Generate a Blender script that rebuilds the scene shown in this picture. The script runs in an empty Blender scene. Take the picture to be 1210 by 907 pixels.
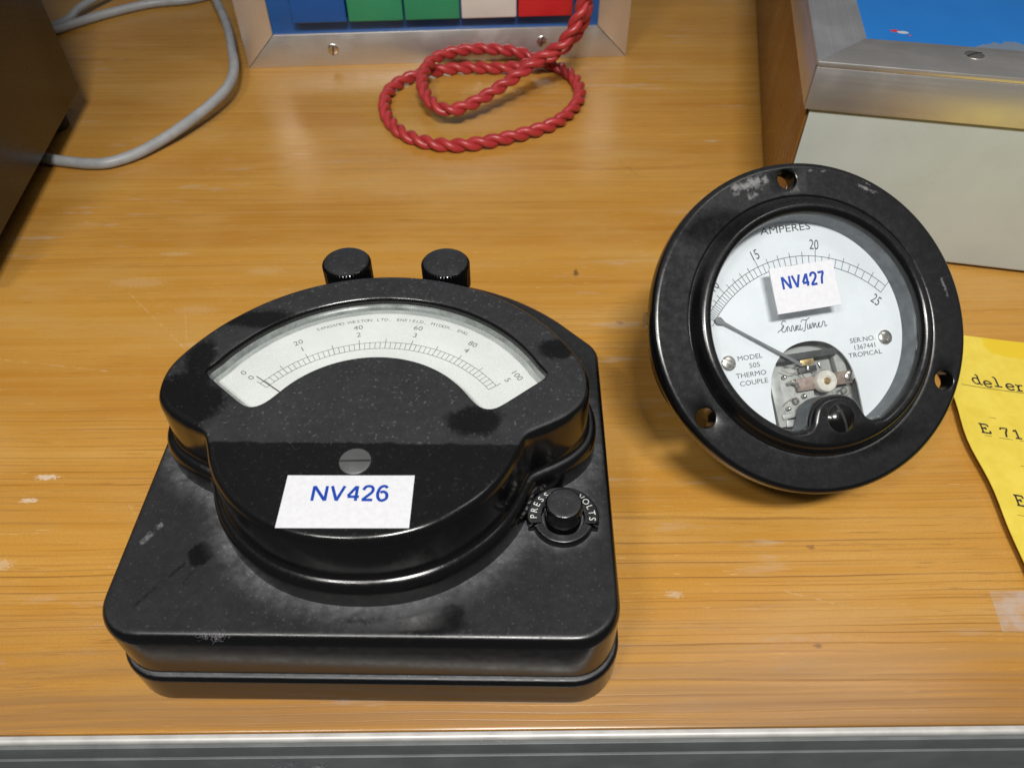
import bpy, bmesh, math, random
from mathutils import Vector, Matrix, Quaternion
R = math.radians
rnd = random.Random(7)
MM = 0.001
scn = bpy.context.scene
col = scn.collection

# ------------------------------------------------------------------ camera
cam_d = bpy.data.cameras.new('camera')
cam = bpy.data.objects.new('camera', cam_d); col.objects.link(cam)
cam.location = (0, 0, 0.2); cam.rotation_euler = (R(42.8), 0, 0)
cam_d.sensor_width = 36; cam_d.lens = 26.78
cam_d.clip_start = 0.005; cam_d.clip_end = 20
cam_d.dof.use_dof = True; cam_d.dof.focus_distance = 0.215; cam_d.dof.aperture_fstop = 28
scn.camera = cam
# ------------------------------------------------------------------ world and lamps
w = bpy.data.worlds.new('World'); scn.world = w; w.use_nodes = True
w.node_tree.nodes['Background'].inputs[0].default_value = (0.95, 0.97, 1.0, 1)
w.node_tree.nodes['Background'].inputs[1].default_value = 0.08
def area(name, loc, aim, sx, sy, power, colr):
    d = bpy.data.lights.new(name, 'AREA'); d.shape = 'RECTANGLE'; d.size = sx; d.size_y = sy
    d.energy = power; d.color = colr
    o = bpy.data.objects.new(name, d); col.objects.link(o); o.location = loc
    o.rotation_euler = (Vector(aim) - Vector(loc)).to_track_quat('-Z', 'Y').to_euler()
area('ceiling_or_fill_lamp', (0.04, -0.22, 0.70), (0.0, 0.15, 0), 0.17, 0.06, 6.9, (1.0, 0.975, 0.93))
area('ceiling_or_fill_lamp', (-0.28, -0.28, 0.74), (-0.06, 0.16, 0), 0.16, 0.06, 2.5, (1.0, 0.975, 0.93))
area('ceiling_or_fill_lamp', (0.62, 0.10, 1.30), (0.05, 0.17, 0), 0.16, 0.46, 1.6, (1.0, 0.975, 0.94))  # unseen weak fill light, added at the right to soften the shadows
scn.view_settings.view_transform = 'Standard'; scn.view_settings.look = 'None'
scn.view_settings.exposure = -0.12; scn.view_settings.gamma = 1.0
scn.view_settings.use_curve_mapping = False
scn.cycles.max_bounces = 8; scn.cycles.transparent_max_bounces = 16
scn.cycles.sample_clamp_indirect = 4.0
scn.cycles.use_denoising = True

# ------------------------------------------------------------------ node helper
class NB:
    def __init__(s, name):
        s.mat = bpy.data.materials.new(name); s.mat.use_nodes = True
        s.nt = s.mat.node_tree; s.b = s.nt.nodes['Principled BSDF']; s.out = s.nt.nodes['Material Output']
    def node(s, t, **kw):
        n = s.nt.nodes.new(t)
        for k, v in kw.items(): setattr(n, k, v)
        return n
    def put(s, sock, v):
        if isinstance(v, bpy.types.NodeSocket): s.nt.links.new(v, sock)
        else: sock.default_value = v
    def m(s, op, a, b=0.0, c=None):
        n = s.node('ShaderNodeMath', operation=op); s.put(n.inputs[0], a); s.put(n.inputs[1], b)
        if c is not None: s.put(n.inputs[2], c)
        return n.outputs[0]
    def mr(s, x, a, b, c=0.0, d=1.0, smooth=True):
        n = s.node('ShaderNodeMapRange', interpolation_type='SMOOTHSTEP' if smooth else 'LINEAR')
        for i, v in enumerate((x, a, b, c, d)): s.put(n.inputs[i], v)
        return n.outputs[0]
    def coord(s, kind='Object'):
        return s.node('ShaderNodeTexCoord').outputs[kind]
    def sep(s, v):
        n = s.node('ShaderNodeSeparateXYZ'); s.put(n.inputs[0], v); return n.outputs
    def comb(s, x, y, z=0.0):
        n = s.node('ShaderNodeCombineXYZ')
        for i, v in enumerate((x, y, z)): s.put(n.inputs[i], v)
        return n.outputs[0]
    def noise(s, vec, scale, detail=3.0, rough=0.55, dist=0.0):
        n = s.node('ShaderNodeTexNoise'); s.put(n.inputs['Vector'], vec)
        n.inputs['Scale'].default_value = scale; n.inputs['Detail'].default_value = detail
        n.inputs['Roughness'].default_value = rough; n.inputs['Distortion'].default_value = dist
        return n.outputs['Fac']
    def mix(s, f, a, b):
        n = s.node('ShaderNodeMix', data_type='RGBA'); s.put(n.inputs[0], f)
        for i, v in ((6, a), (7, b)):
            s.put(n.inputs[i], v if isinstance(v, bpy.types.NodeSocket) else (*v, 1.0))
        return n.outputs[2]
    def seg(s, x, y, p, q):
        """distance from (x, y) to the straight mark p-q"""
        dx, dy = q[0]-p[0], q[1]-p[1]; L2 = dx*dx+dy*dy
        ax = s.m('SUBTRACT', x, p[0]); ay = s.m('SUBTRACT', y, p[1])
        t = s.m('DIVIDE', s.m('ADD', s.m('MULTIPLY', ax, dx), s.m('MULTIPLY', ay, dy)), L2)
        t = s.m('MINIMUM', s.m('MAXIMUM', t, 0.0), 1.0)
        ex = s.m('SUBTRACT', ax, s.m('MULTIPLY', t, dx)); ey = s.m('SUBTRACT', ay, s.m('MULTIPLY', t, dy))
        return s.m('SQRT', s.m('ADD', s.m('MULTIPLY', ex, ex), s.m('MULTIPLY', ey, ey)))
    def ell(s, x, y, c, r):
        ax = s.m('DIVIDE', s.m('SUBTRACT', x, c[0]), r[0]); ay = s.m('DIVIDE', s.m('SUBTRACT', y, c[1]), r[1])
        return s.m('SQRT', s.m('ADD', s.m('MULTIPLY', ax, ax), s.m('MULTIPLY', ay, ay)))
    def bump(s, h, strength, dist=0.0005):
        n = s.node('ShaderNodeBump'); n.inputs['Strength'].default_value = strength
        n.inputs['Distance'].default_value = dist; s.put(n.inputs['Height'], h)
        s.nt.links.new(n.outputs[0], s.b.inputs['Normal'])
    def set(s, color=None, rough=None, metal=None, spec=None):
        if color is not None: s.put(s.b.inputs['Base Color'], color if isinstance(color, bpy.types.NodeSocket) else (*color, 1))
        if rough is not None: s.put(s.b.inputs['Roughness'], rough)
        if metal is not None: s.put(s.b.inputs['Metallic'], metal)
        if spec is not None: s.put(s.b.inputs['Specular IOR Level'], spec)
        return s.mat

def plain(name, color, rough=0.5, metal=0.0, var=0.12, scale=300, spec=0.5):
    n = NB(name); f = n.noise(n.coord(), scale, 4)
    lo = tuple(max(0, c*(1-var)) for c in color); hi = tuple(min(1, c*(1+var)) for c in color)
    return n.set(n.mix(n.mr(f, .3, .7), lo, hi), n.mr(f, .25, .75, rough*.85, min(1, rough*1.15)), metal, spec)

def wood(name, tint=(1, 1, 1), marks=True, scale=1.0):
    n = NB(name); x, y, z = n.sep(n.coord())
    x = n.m('MULTIPLY', x, scale); y = n.m('MULTIPLY', y, scale)
    warp = n.noise(n.comb(n.m('MULTIPLY', x, 5.0), n.m('MULTIPLY', y, 9.0)), 1.0, 2)
    yw = n.m('ADD', y, n.m('MULTIPLY', n.m('SUBTRACT', warp, .5), .007))
    # broad early / late wood bands
    band = n.noise(n.comb(n.m('MULTIPLY', x, 1.6), n.m('MULTIPLY', yw, 30.0)), 1.0, 3, .6)
    fine = n.noise(n.comb(n.m('MULTIPLY', x, 6.0), n.m('MULTIPLY', yw, 300.0)), 1.0, 4, .6)
    hair = n.noise(n.comb(n.m('MULTIPLY', x, 60.0), n.m('MULTIPLY', yw, 1300.0)), 1.0, 3, .6)
    patch = n.noise(n.comb(n.m('MULTIPLY', x, 12.0), n.m('MULTIPLY', y, 26.0), 2.0), 1.0, 3, .6)
    # growth lines: thin dark late-wood edges at uneven spacing
    g1 = n.noise(n.comb(n.m('MULTIPLY', x, 1.3), n.m('MULTIPLY', yw, 42.0), 3.3), 1.0, 1.5, .5)
    g2 = n.noise(n.comb(n.m('MULTIPLY', x, 22.0), n.m('MULTIPLY', yw, 60.0), 1.3), 1.0, 2, .5)
    saw = n.m('FRACT', n.m('ADD', n.m('ADD', n.m('MULTIPLY', yw, 300.0), n.m('MULTIPLY', g1, 8.0)), n.m('MULTIPLY', g2, .35)))
    soft = n.m('POWER', n.m('MULTIPLY', n.mr(saw, .25, .95, 0, 1), n.mr(saw, .95, .995, 1.0, 0.0)), 3.0)
    line = n.m('MULTIPLY', n.mr(saw, .82, .93, 0, 1), n.mr(saw, .945, .985, 1.0, 0.0))
    line = n.m('ADD', n.m('MULTIPLY', line, .85), n.m('MULTIPLY', soft, .14))
    brk = n.mr(n.noise(n.comb(n.m('MULTIPLY', x, 11.0), n.m('MULTIPLY', yw, 150.0), 7.0), 1.0, 3), .36, .62)
    zone = n.mr(n.noise(n.comb(n.m('MULTIPLY', x, 2.5), n.m('MULTIPLY', yw, 14.0), 5.0), 1.0, 2), .34, .60, .16, 1.0)
    zone0 = zone
    zone = n.m('MULTIPLY', zone, n.mr(n.m('ADD', y, n.m('MULTIPLY', band, .06)), .20, .30, 1.0, .45))
    line = n.m('MULTIPLY', n.m('MULTIPLY', line, n.m('ADD', n.m('MULTIPLY', brk, .85), .15)), zone)
    T = lambda c: tuple(a*b for a, b in zip(c, tint))
    c = n.mix(n.mr(band, .3, .7), T((.415, .180, .022)), T((.505, .254, .042)))
    c = n.mix(n.mr(patch, .35, .7, 0, .5), c, T((.525, .280, .062)))
    c = n.mix(n.mr(fine, .35, .72, 0, .26), c, T((.60, .365, .115)))
    c = n.mix(n.m('MULTIPLY', line, .74), c, T((.150, .066, .022)))
    pore = n.m('MULTIPLY', n.mr(hair, .575, .70), n.mr(patch, .4, .6, .1, 1))
    c = n.mix(n.m('MULTIPLY', pore, .50), c, T((.15, .062, .02)))
    s2 = n.m('FRACT', n.m('ADD', n.m('ADD', n.m('MULTIPLY', yw, 640.0), n.m('MULTIPLY', g1, 11.0)), n.m('MULTIPLY', g2, .5)))
    l2 = n.m('MULTIPLY', n.m('MULTIPLY', n.mr(s2, .55, .85), n.mr(s2, .88, .98, 1, 0)), n.m('MULTIPLY', n.mr(n.noise(n.comb(n.m('MULTIPLY', x, 18.0), n.m('MULTIPLY', yw, 420.0), 2.2), 1.0, 2), .45, .65), zone0))
    c = n.mix(n.m('MULTIPLY', l2, .48), c, T((.21, .092, .024)))
    fl = n.noise(n.comb(n.m('MULTIPLY', x, 130.0), n.m('MULTIPLY', y, 1500.0), 6.0), 1.0, 2, .5)
    c = n.mix(n.m('MULTIPLY', n.mr(fl, .66, .74), n.mr(patch, .35, .62, .65, .1)), c, T((.70, .47, .20)))
    gr = n.noise(n.comb(n.m('MULTIPLY', x, 1400.0), n.m('MULTIPLY', y, 1900.0)), 1.0, 2, .6)
    c = n.mix(n.mr(gr, .3, .7, 0, .26), c, T((.30, .14, .03)))
    rough = n.m('ADD', n.mr(fine, .3, .7, .19, .29), n.mr(patch, .35, .65, 0, .08))
    if marks:
        # worn varnish: pale dry streaks and rubbed patches
        scuff = n.noise(n.comb(n.m('MULTIPLY', x, 34.0), n.m('MULTIPLY', y, 210.0), 1.7), 1.0, 4, .62)
        scz = n.mr(n.noise(n.comb(n.m('MULTIPLY', x, 9.0), n.m('MULTIPLY', y, 13.0), 9.1), 1.0, 2), .46, .62)
        sc = n.m('MULTIPLY', n.mr(scuff, .57, .70), scz)
        c = n.mix(n.m('MULTIPLY', sc, .42), c, (.46, .36, .27))
        haze = n.mr(n.noise(n.comb(n.m('MULTIPLY', x, 14.0), n.m('MULTIPLY', y, 40.0), 4.0), 1.0, 4), .48, .72, 0, .38)
        c = n.mix(haze, c, (.50, .30, .10))
        # grey worn grain plus the camera holder's shadow painted in towards the front edge
        worn_shade = n.m('MULTIPLY', n.mr(y, .068, .108, 1, 0), n.mr(fine, .35, .65, .30, .85))
        c = n.mix(worn_shade, c, (.235, .120, .042))
        wd = n.m('MULTIPLY', n.m('SUBTRACT', n.noise(n.coord(), 240, 2), .5), .0022)
        for (p, q, wdt, k) in (((-.152, .237), (-.103, .187), .00020, .55), ((-.126, .226), (-.118, .200), .0002, .35),
                               ((.045, .355), (.065, .318), .00025, -.5), ((-.118, .135), (-.098, .112), .0003, .25),
                               ((.075, .105), (.098, .098), .0002, .4), ((-.19, .20), (-.145, .193), .0003, .35)):
            d = n.m('ADD', n.seg(x, y, p, q), n.m('ABSOLUTE', wd))
            f = n.m('MULTIPLY', n.mr(d, wdt*.6, wdt*2.0, abs(k), 0), n.mr(n.noise(n.coord(), 330, 3), .38, .62))
            c = n.mix(f, c, (.62, .45, .26) if k > 0 else (.12, .06, .03))
        ds = n.m('ADD', n.m('MULTIPLY', n.m('SUBTRACT', n.noise(n.comb(n.m('MULTIPLY', x, 700.0), n.m('MULTIPLY', y, 1900.0)), 1.0, 4, .7), .5), 3.4), .15)
        for (cx, cy, rx, ry, colr, k) in ((-.148, .146, .0042, .0012, (.62, .52, .40), .75), (-.150, .137, .0030, .0009, (.62, .52, .40), .7),
                (.100, .302, .0075, .0018, (.62, .50, .38), .7), (-.150, .1145, .0050, .0022, (.60, .46, .32), .45),
                (-.1075, .1135, .0075, .0011, (.66, .55, .42), .6), (.0475, .103, .0028, .0012, (.50, .38, .25), .6),
                (.0205, .095, .0018, .0014, (.17, .085, .04), .45), (.044, .217, .0016, .0012, (.28, .15, .08), .7),
                (.0905, .118, .0014, .0009, (.16, .08, .04), .6), (.084, .0875, .0014, .0007, (.15, .06, .02), .7),
                (.029, .2475, .0012, .0024, (.10, .05, .03), .8),
                (-.150, .243, .013, .0035, (.60, .46, .28), .20), (-.122, .226, .010, .0030, (.60, .46, .28), .18), (-.100, .250, .009, .0025, (.60, .46, .28), .16), (-.140, .262, .008, .0016, (.60, .46, .28), .26),
                (.105, .352, .0040, .0012, (.55, .44, .30), .45), (-.116, .2065, .0075, .0016, (.58, .44, .28), .26)):
            f = n.mr(n.m('ADD', n.ell(x, y, (cx, cy), (rx, ry)), ds), .75, 1.15, k, 0)
            c = n.mix(f, c, colr)
        rough = n.m('ADD', rough, n.m('MULTIPLY', sc, .2))
    h = n.m('ADD', n.m('MULTIPLY', line, -.7), n.m('MULTIPLY', hair, .25))
    n.bump(h, .14, .0003)
    return n.set(c, rough, 0, .45)

def bakelite(name, wipes=(), front=None, dust=1.0, crevice=0.0, lo=.72, hi=.95, scuffs=()):
    n = NB(name); co = n.coord(); x, y, z = n.sep(co)
    geo = n.node('ShaderNodeNewGeometry'); nz = n.sep(geo.outputs['Normal'])[2]
    upf = n.mr(nz, lo, hi)
    big = n.noise(co, 70, 4, .6); mid = n.noise(co, 420, 4, .65); spk = n.noise(co, 1150, 2, .5)
    edge = n.m('ADD', n.m('MULTIPLY', n.m('SUBTRACT', n.noise(co, 170, 3), .5), .95), n.m('MULTIPLY', n.m('SUBTRACT', n.noise(co, 900, 3), .5), .5))
    d = n.m('MULTIPLY', n.mr(big, .25, .75, .66, .86), n.mr(mid, .3, .75, .86, 1.02))
    if wipes or front:
        k = None
        for (cx, cy, rx, ry, soft) in wipes:
            e = n.mr(n.m('ADD', n.ell(x, y, (cx*MM, cy*MM), (rx*MM, ry*MM)), edge), 1-soft, 1+soft)
            k = e if k is None else n.m('MULTIPLY', k, e)
        if front is not None:
            e = n.mr(n.m('ADD', y, n.m('MULTIPLY', edge, .0022)), front*MM-.0004, front*MM+.0005)
            k = e if k is None else n.m('MULTIPLY', k, e)
        d = n.m('MULTIPLY', d, n.m('ADD', n.m('MULTIPLY', k, .82), .18))
    d = n.m('MULTIPLY', d, dust)
    if crevice:
        ao = n.node('ShaderNodeAmbientOcclusion', samples=6); ao.inputs['Distance'].default_value = .0075
        occ = n.mr(ao.outputs['AO'], .45, .98, 1, 0)
        d = n.m('ADD', d, n.m('MULTIPLY', n.m('MULTIPLY', occ, crevice), n.m('MULTIPLY', n.mr(mid, .3, .7, .45, 1.15), n.mr(n.noise(co, 130, 4, .6), .3, .7, .45, 1.15))))
    d = n.m('MULTIPLY', d, upf)
    speck = n.m('MULTIPLY', n.mr(spk, .62, .71), n.m('ADD', n.m('MULTIPLY', n.m('MULTIPLY', upf, d), .9), .05))
    fac = n.m('MINIMUM', n.m('ADD', n.m('MULTIPLY', d, .25), n.m('MULTIPLY', speck, .42*min(1.2, dust))), 1.0)
    c = n.mix(fac, (.0032, .0032, .0034), (.165, .170, .185))
    for (p, q, wdt, k) in scuffs:
        dd = n.m('ADD', n.seg(x, y, (p[0]*MM, p[1]*MM), (q[0]*MM, q[1]*MM)), n.m('MULTIPLY', n.m('ABSOLUTE', edge), .0035))
        f = n.m('MULTIPLY', n.mr(dd, wdt*MM*.4, wdt*MM, abs(k), 0), n.mr(mid, .40, .6))
        c = n.mix(f, c, (.30, .30, .30) if k > 0 else (.004, .004, .004))
    rough = n.m('ADD', n.mr(mid, .3, .7, .13, .20), n.m('MULTIPLY', n.m('MINIMUM', fac, .3), 1.5))
    n.bump(mid, .05, .0002)
    return n.set(c, rough, 0, .5)

def brushed(name, color, rough, axis=0, aniso=True):
    n = NB(name); x, y, z = n.sep(n.coord())
    v = [x, y, z]; k = [1400.0]*3; k[axis] = 18.0
    f = n.noise(n.comb(*[n.m('MULTIPLY', a, b) for a, b in zip(v, k)]), 1.0, 4, .6)
    g = n.noise(n.coord(), 60, 4)
    c = n.mix(n.mr(f, .3, .7), tuple(a*.97 for a in color), color)
    c = n.mix(n.mr(g, .45, .75, 0, .35), c, tuple(a*.86 for a in color))
    n.bump(f, .006, .0002)
    return n.set(c, n.m('ADD', n.mr(f, .3, .7, rough*.95, rough*1.05), n.mr(g, .4, .7, 0, .1)), .82)

def pane(name, tint=(.97, 1, .99), gloss=1.0, haze=.03):
    """thin clear window: sees through, mirrors by angle, a trace of dust film"""
    n = NB(name); n.nt.nodes.remove(n.b)
    tr = n.node('ShaderNodeBsdfTransparent'); tr.inputs[0].default_value = (*tint, 1)
    gl = n.node('ShaderNodeBsdfGlossy'); gl.inputs['Roughness'].default_value = .03
    df = n.node('ShaderNodeBsdfDiffuse'); df.inputs[0].default_value = (.75, .76, .78, 1)
    fr = n.node('ShaderNodeFresnel'); fr.inputs[0].default_value = 1.5
    m1 = n.node('ShaderNodeMixShader'); m2 = n.node('ShaderNodeMixShader')
    f = n.mr(n.noise(n.coord(), 90, 5, .65), .35, .8, haze*.4, haze*2)
    n.put(m1.inputs[0], f); n.nt.links.new(tr.outputs[0], m1.inputs[1]); n.nt.links.new(df.outputs[0], m1.inputs[2])
    n.put(m2.inputs[0], n.m('MULTIPLY', fr.outputs[0], gloss)); n.nt.links.new(m1.outputs[0], m2.inputs[1]); n.nt.links.new(gl.outputs[0], m2.inputs[2])
    n.nt.links.new(m2.outputs[0], n.out.inputs[0])
    return n.mat

# ------------------------------------------------------------------ mesh helpers (all in millimetres)
def link(name, bm, mat, parent=None, smooth=40):
    me = bpy.data.meshes.new(name)
    bmesh.ops.recalc_face_normals(bm, faces=bm.faces)
    bm.to_mesh(me); bm.free()
    me.transform(Matrix.Scale(MM, 4))
    if smooth:
        me.shade_smooth(); me.set_sharp_from_angle(angle=R(smooth))
    if mat: me.materials.append(mat)
    o = bpy.data.objects.new(name, me); col.objects.link(o)
    if parent: o.parent = parent
    return o
def flat(name, verts, faces, mat, parent=None):
    me = bpy.data.meshes.new(name)
    me.from_pydata([tuple(a*MM for a in v) for v in verts], [], faces); me.materials.append(mat)
    o = bpy.data.objects.new(name, me); col.objects.link(o)
    if parent: o.parent = parent
    return o
def empty(name, loc, rot=(0, 0, 0)):
    o = bpy.data.objects.new(name, None); o.empty_display_size = .02
    o.location = [a*MM for a in loc]; o.rotation_euler = rot; col.objects.link(o); return o
def tag(o, label=None, cat=None, group=None, kind=None):
    for k, v in (('label', label), ('category', cat), ('group', group), ('kind', kind)):
        if v: o[k] = v
    return o
def box(bm, x0, x1, y0, y1, z0, z1, bev=0.0, seg=2):
    b = bmesh.new(); bmesh.ops.create_cube(b, size=1)
    for v in b.verts: v.co = ((x0+x1)/2+v.co.x*(x1-x0), (y0+y1)/2+v.co.y*(y1-y0), (z0+z1)/2+v.co.z*(z1-z0))
    if bev: bmesh.ops.bevel(b, geom=b.edges[:], offset=bev, segments=seg, affect='EDGES', profile=.5)
    t = bpy.data.meshes.new('t'); b.to_mesh(t); bm.from_mesh(t); b.free(); bpy.data.meshes.remove(t)
    return bm
def boxo(name, dims, mat, parent=None, bev=0.3, seg=2):
    return link(name, box(bmesh.new(), *dims, bev, seg), mat, parent)
def prism(poly, axis, a, b, bev=0.0):
    """extrude a 2D polygon along an axis ('x','y','z') from a to b"""
    bm = bmesh.new()
    P = {'z': lambda u, v, t: (u, v, t), 'y': lambda u, v, t: (u, t, v), 'x': lambda u, v, t: (t, u, v)}[axis]
    lo = [bm.verts.new(P(u, v, a)) for u, v in poly]; hi = [bm.verts.new(P(u, v, b)) for u, v in poly]
    bm.faces.new(lo); bm.faces.new(hi); n = len(poly)
    for i in range(n): bm.faces.new((lo[i], lo[(i+1) % n], hi[(i+1) % n], hi[i]))
    bmesh.ops.recalc_face_normals(bm, faces=bm.faces)
    if bev: bmesh.ops.bevel(bm, geom=bm.edges[:], offset=bev, segments=2, affect='EDGES', profile=.5)
    return bm
def lathe(prof, seg=64, knurl=None, bm=None, off=(0, 0), sx=1.0):
    bm = bm or bmesh.new(); rings = []
    for i, (r, z) in enumerate(prof):
        if r <= 1e-6: rings.append([bm.verts.new((off[0], off[1], z))]); continue
        ring = []
        for k in range(seg):
            a = 2*math.pi*k/seg; rr = r
            if knurl and knurl[0] <= i <= knurl[1]: rr += knurl[2]*(1 if k % 4 < 2 else -1)
            ring.append(bm.verts.new((off[0]+rr*math.cos(a)*sx, off[1]+rr*math.sin(a), z)))
        rings.append(ring)
    for A, B in zip(rings, rings[1:]):
        if len(A) == 1 and len(B) == 1: continue
        for k in range(seg):
            j = (k+1) % seg
            if len(A) == 1: bm.faces.new((A[0], B[k], B[j]))
            elif len(B) == 1: bm.faces.new((A[k], A[j], B[0]))
            else: bm.faces.new((A[k], A[j], B[j], B[k]))
    return bm
def catmull(pts, n=8, closed=True):
    out = []; N = len(pts); D = len(pts[0])
    for i in range(N if closed else N-1):
        p = [pts[(i+k-1) % N] if closed else pts[min(max(i+k-1, 0), N-1)] for k in range(4)]
        for s in range(n):
            t = s/n
            out.append(tuple(.5*((2*p[1][d])+(-p[0][d]+p[2][d])*t+(2*p[0][d]-5*p[1][d]+4*p[2][d]-p[3][d])*t*t
                       + (-p[0][d]+3*p[1][d]-3*p[2][d]+p[3][d])*t**3) for d in range(D)))
    if not closed: out.append(tuple(pts[-1]))
    return out
def resample(pts, n, closed=True):
    P = list(pts)+([pts[0]] if closed else []); L = [0]
    for a, b in zip(P, P[1:]): L.append(L[-1]+math.dist(a, b))
    out = []; i = 0; m = n if closed else n-1
    for k in range(n):
        s = L[-1]*k/m
        while i < len(L)-2 and L[i+1] < s: i += 1
        t = (s-L[i])/max(1e-9, L[i+1]-L[i]); out.append(tuple(a+(b-a)*t for a, b in zip(P[i], P[i+1])))
    return out
def rounded(corners, steps=8):
    """closed polygon of (x, y, radius) with filleted corners"""
    out = []; N = len(corners)
    for i in range(N):
        p0 = Vector(corners[i-1][:2]); p = Vector(corners[i][:2]); p1 = Vector(corners[(i+1) % N][:2]); r = corners[i][2]
        if r <= 0: out.append(tuple(p)); continue
        a = (p0-p).normalized(); b = (p1-p).normalized(); ang = a.angle(b); d = r/math.tan(ang/2)
        c = p+(a+b).normalized()*(r/math.sin(ang/2)); s = p+a*d-c; e = p+b*d-c
        th = math.atan2(s.x*e.y-s.y*e.x, s.dot(e))
        for k in range(steps+1):
            q = th*k/steps; out.append((c.x+s.x*math.cos(q)-s.y*math.sin(q), c.y+s.x*math.sin(q)+s.y*math.cos(q)))
    return out
def offset(pts, d):
    """push a closed counter-clockwise outline outward by d"""
    out = []; N = len(pts)
    for i in range(N):
        a, b = Vector(pts[i-1]), Vector(pts[(i+1) % N]); t = (b-a).normalized()
        out.append((pts[i][0]+t.y*d, pts[i][1]-t.x*d))
    return out
def loft(rings, bm=None, cap0=False, cap1=False):
    """rings: list of (outline, z)"""
    bm = bm or bmesh.new(); V = [[bm.verts.new((x, y, z)) for x, y in o] for o, z in rings]
    for A, B in zip(V, V[1:]):
        n = len(A)
        for k in range(n): bm.faces.new((A[k], A[(k+1) % n], B[(k+1) % n], B[k]))
    if cap0: bm.faces.new(V[0])
    if cap1: bm.faces.new(V[-1])
    return bm, V
def fill(bm, loops):
    """triangulate the area between closed loops of existing verts"""
    es = []
    for L in loops:
        for a, b in zip(L, L[1:]+L[:1]):
            e = bm.edges.get((a, b)) or bm.edges.new((a, b)); es.append(e)
    bmesh.ops.triangle_fill(bm, edges=es, use_beauty=True, use_dissolve=False)
def sheet(name, pts, z, mat, parent):
    if sum(a[0]*b[1]-a[1]*b[0] for a, b in zip(pts, pts[1:]+pts[:1])) < 0: pts = pts[::-1]
    return flat(name, [(x, y, z) for x, y in pts], [tuple(range(len(pts)))], mat, parent)
def loop(bm, pts, z): return [bm.verts.new((x, y, z)) for x, y in pts]
def circle(r, n=64, c=(0, 0), a0=0): return [(c[0]+r*math.cos(a0+2*math.pi*k/n), c[1]+r*math.sin(a0+2*math.pi*k/n)) for k in range(n)]
def tube(bm, path, rad, seg=10, cap=True):
    P = [Vector(p) for p in path]; N = len(P); up = Vector((0, 0, 1)); rings = []
    t0 = (P[1]-P[0]).normalized(); u = t0.cross(up)
    if u.length < 1e-3: u = t0.cross(Vector((1, 0, 0)))
    u.normalize()
    for i in range(N):
        t = (P[min(i+1, N-1)]-P[max(i-1, 0)]).normalized()
        u = (u-t*u.dot(t)).normalized(); v = t.cross(u); r = rad[i] if isinstance(rad, (list, tuple)) else rad
        rings.append([bm.verts.new(P[i]+(u*math.cos(2*math.pi*k/seg)+v*math.sin(2*math.pi*k/seg))*r) for k in range(seg)])
    for A, B in zip(rings, rings[1:]):
        for k in range(seg): bm.faces.new((A[k], A[(k+1) % seg], B[(k+1) % seg], B[k]))
    if cap: bm.faces.new(rings[0]); bm.faces.new(rings[-1])
    return bm
_fc = {}
def glyphs(s, bold=0.0):
    """flat outline letters of the built-in font, cap height 1, centred in x"""
    if (s, bold) in _fc: return _fc[(s, bold)]
    cu = bpy.data.curves.new('letters', 'FONT'); cu.body = s; cu.align_x = 'CENTER'; cu.size = 1; cu.resolution_u = 3; cu.offset = bold
    o = bpy.data.objects.new('letters', cu); col.objects.link(o); bpy.context.view_layer.update()
    me = bpy.data.meshes.new_from_object(o.evaluated_get(bpy.context.evaluated_depsgraph_get()))
    k = 1/0.695
    res = ([(v.co.x*k, v.co.y*k) for v in me.vertices], [tuple(p.vertices) for p in me.polygons])
    bpy.data.objects.remove(o); bpy.data.curves.remove(cu); bpy.data.meshes.remove(me)
    _fc[(s, bold)] = res; return res
class Ink:
    """collects flat print: letters, rules and strokes"""
    def __init__(s): s.v = []; s.f = []; s.lift = 0
    def text(s, t, x, y, z, h, rot=0.0, wid=1.0, bold=0.0, mid=True):
        vs, fs = glyphs(t, bold); b = len(s.v); c, q = math.cos(rot), math.sin(rot); dy = -.5*h if mid else 0
        for u, v in vs:
            u *= h*wid; v = v*h+dy; s.v.append((x+u*c-v*q, y+u*q+v*c, z))
        s.f += [tuple(i+b for i in f) for f in fs]; return s
    def arc(s, t, cx, cy, r, a0, a1, z, h, wid=1.0, bold=0.0):
        """letters along an arc; angles in degrees clockwise from +y"""
        n = len(t)
        for i, ch in enumerate(t):
            if ch == ' ': continue
            a = R(a0+(a1-a0)*i/max(1, n-1)); s.text(ch, cx+r*math.sin(a), cy+r*math.cos(a), z, h, -a, wid, bold)
        return s
    def stroke(s, pts, w, z):
        s.lift += 1; z = z+.006*(s.lift % 12); P = [Vector(p) for p in pts]; b = len(s.v); N = len(P)
        for i in range(N):
            t = (P[min(i+1, N-1)]-P[max(i-1, 0)]).normalized(); nrm = Vector((-t.y, t.x))*w/2
            s.v += [(P[i].x+nrm.x, P[i].y+nrm.y, z), (P[i].x-nrm.x, P[i].y-nrm.y, z)]
        s.f += [(b+2*i, b+2*i+1, b+2*i+3, b+2*i+2) for i in range(N-1)]; return s
    def build(s, name, mat, parent): return flat(name, s.v, s.f, mat, parent)
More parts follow.
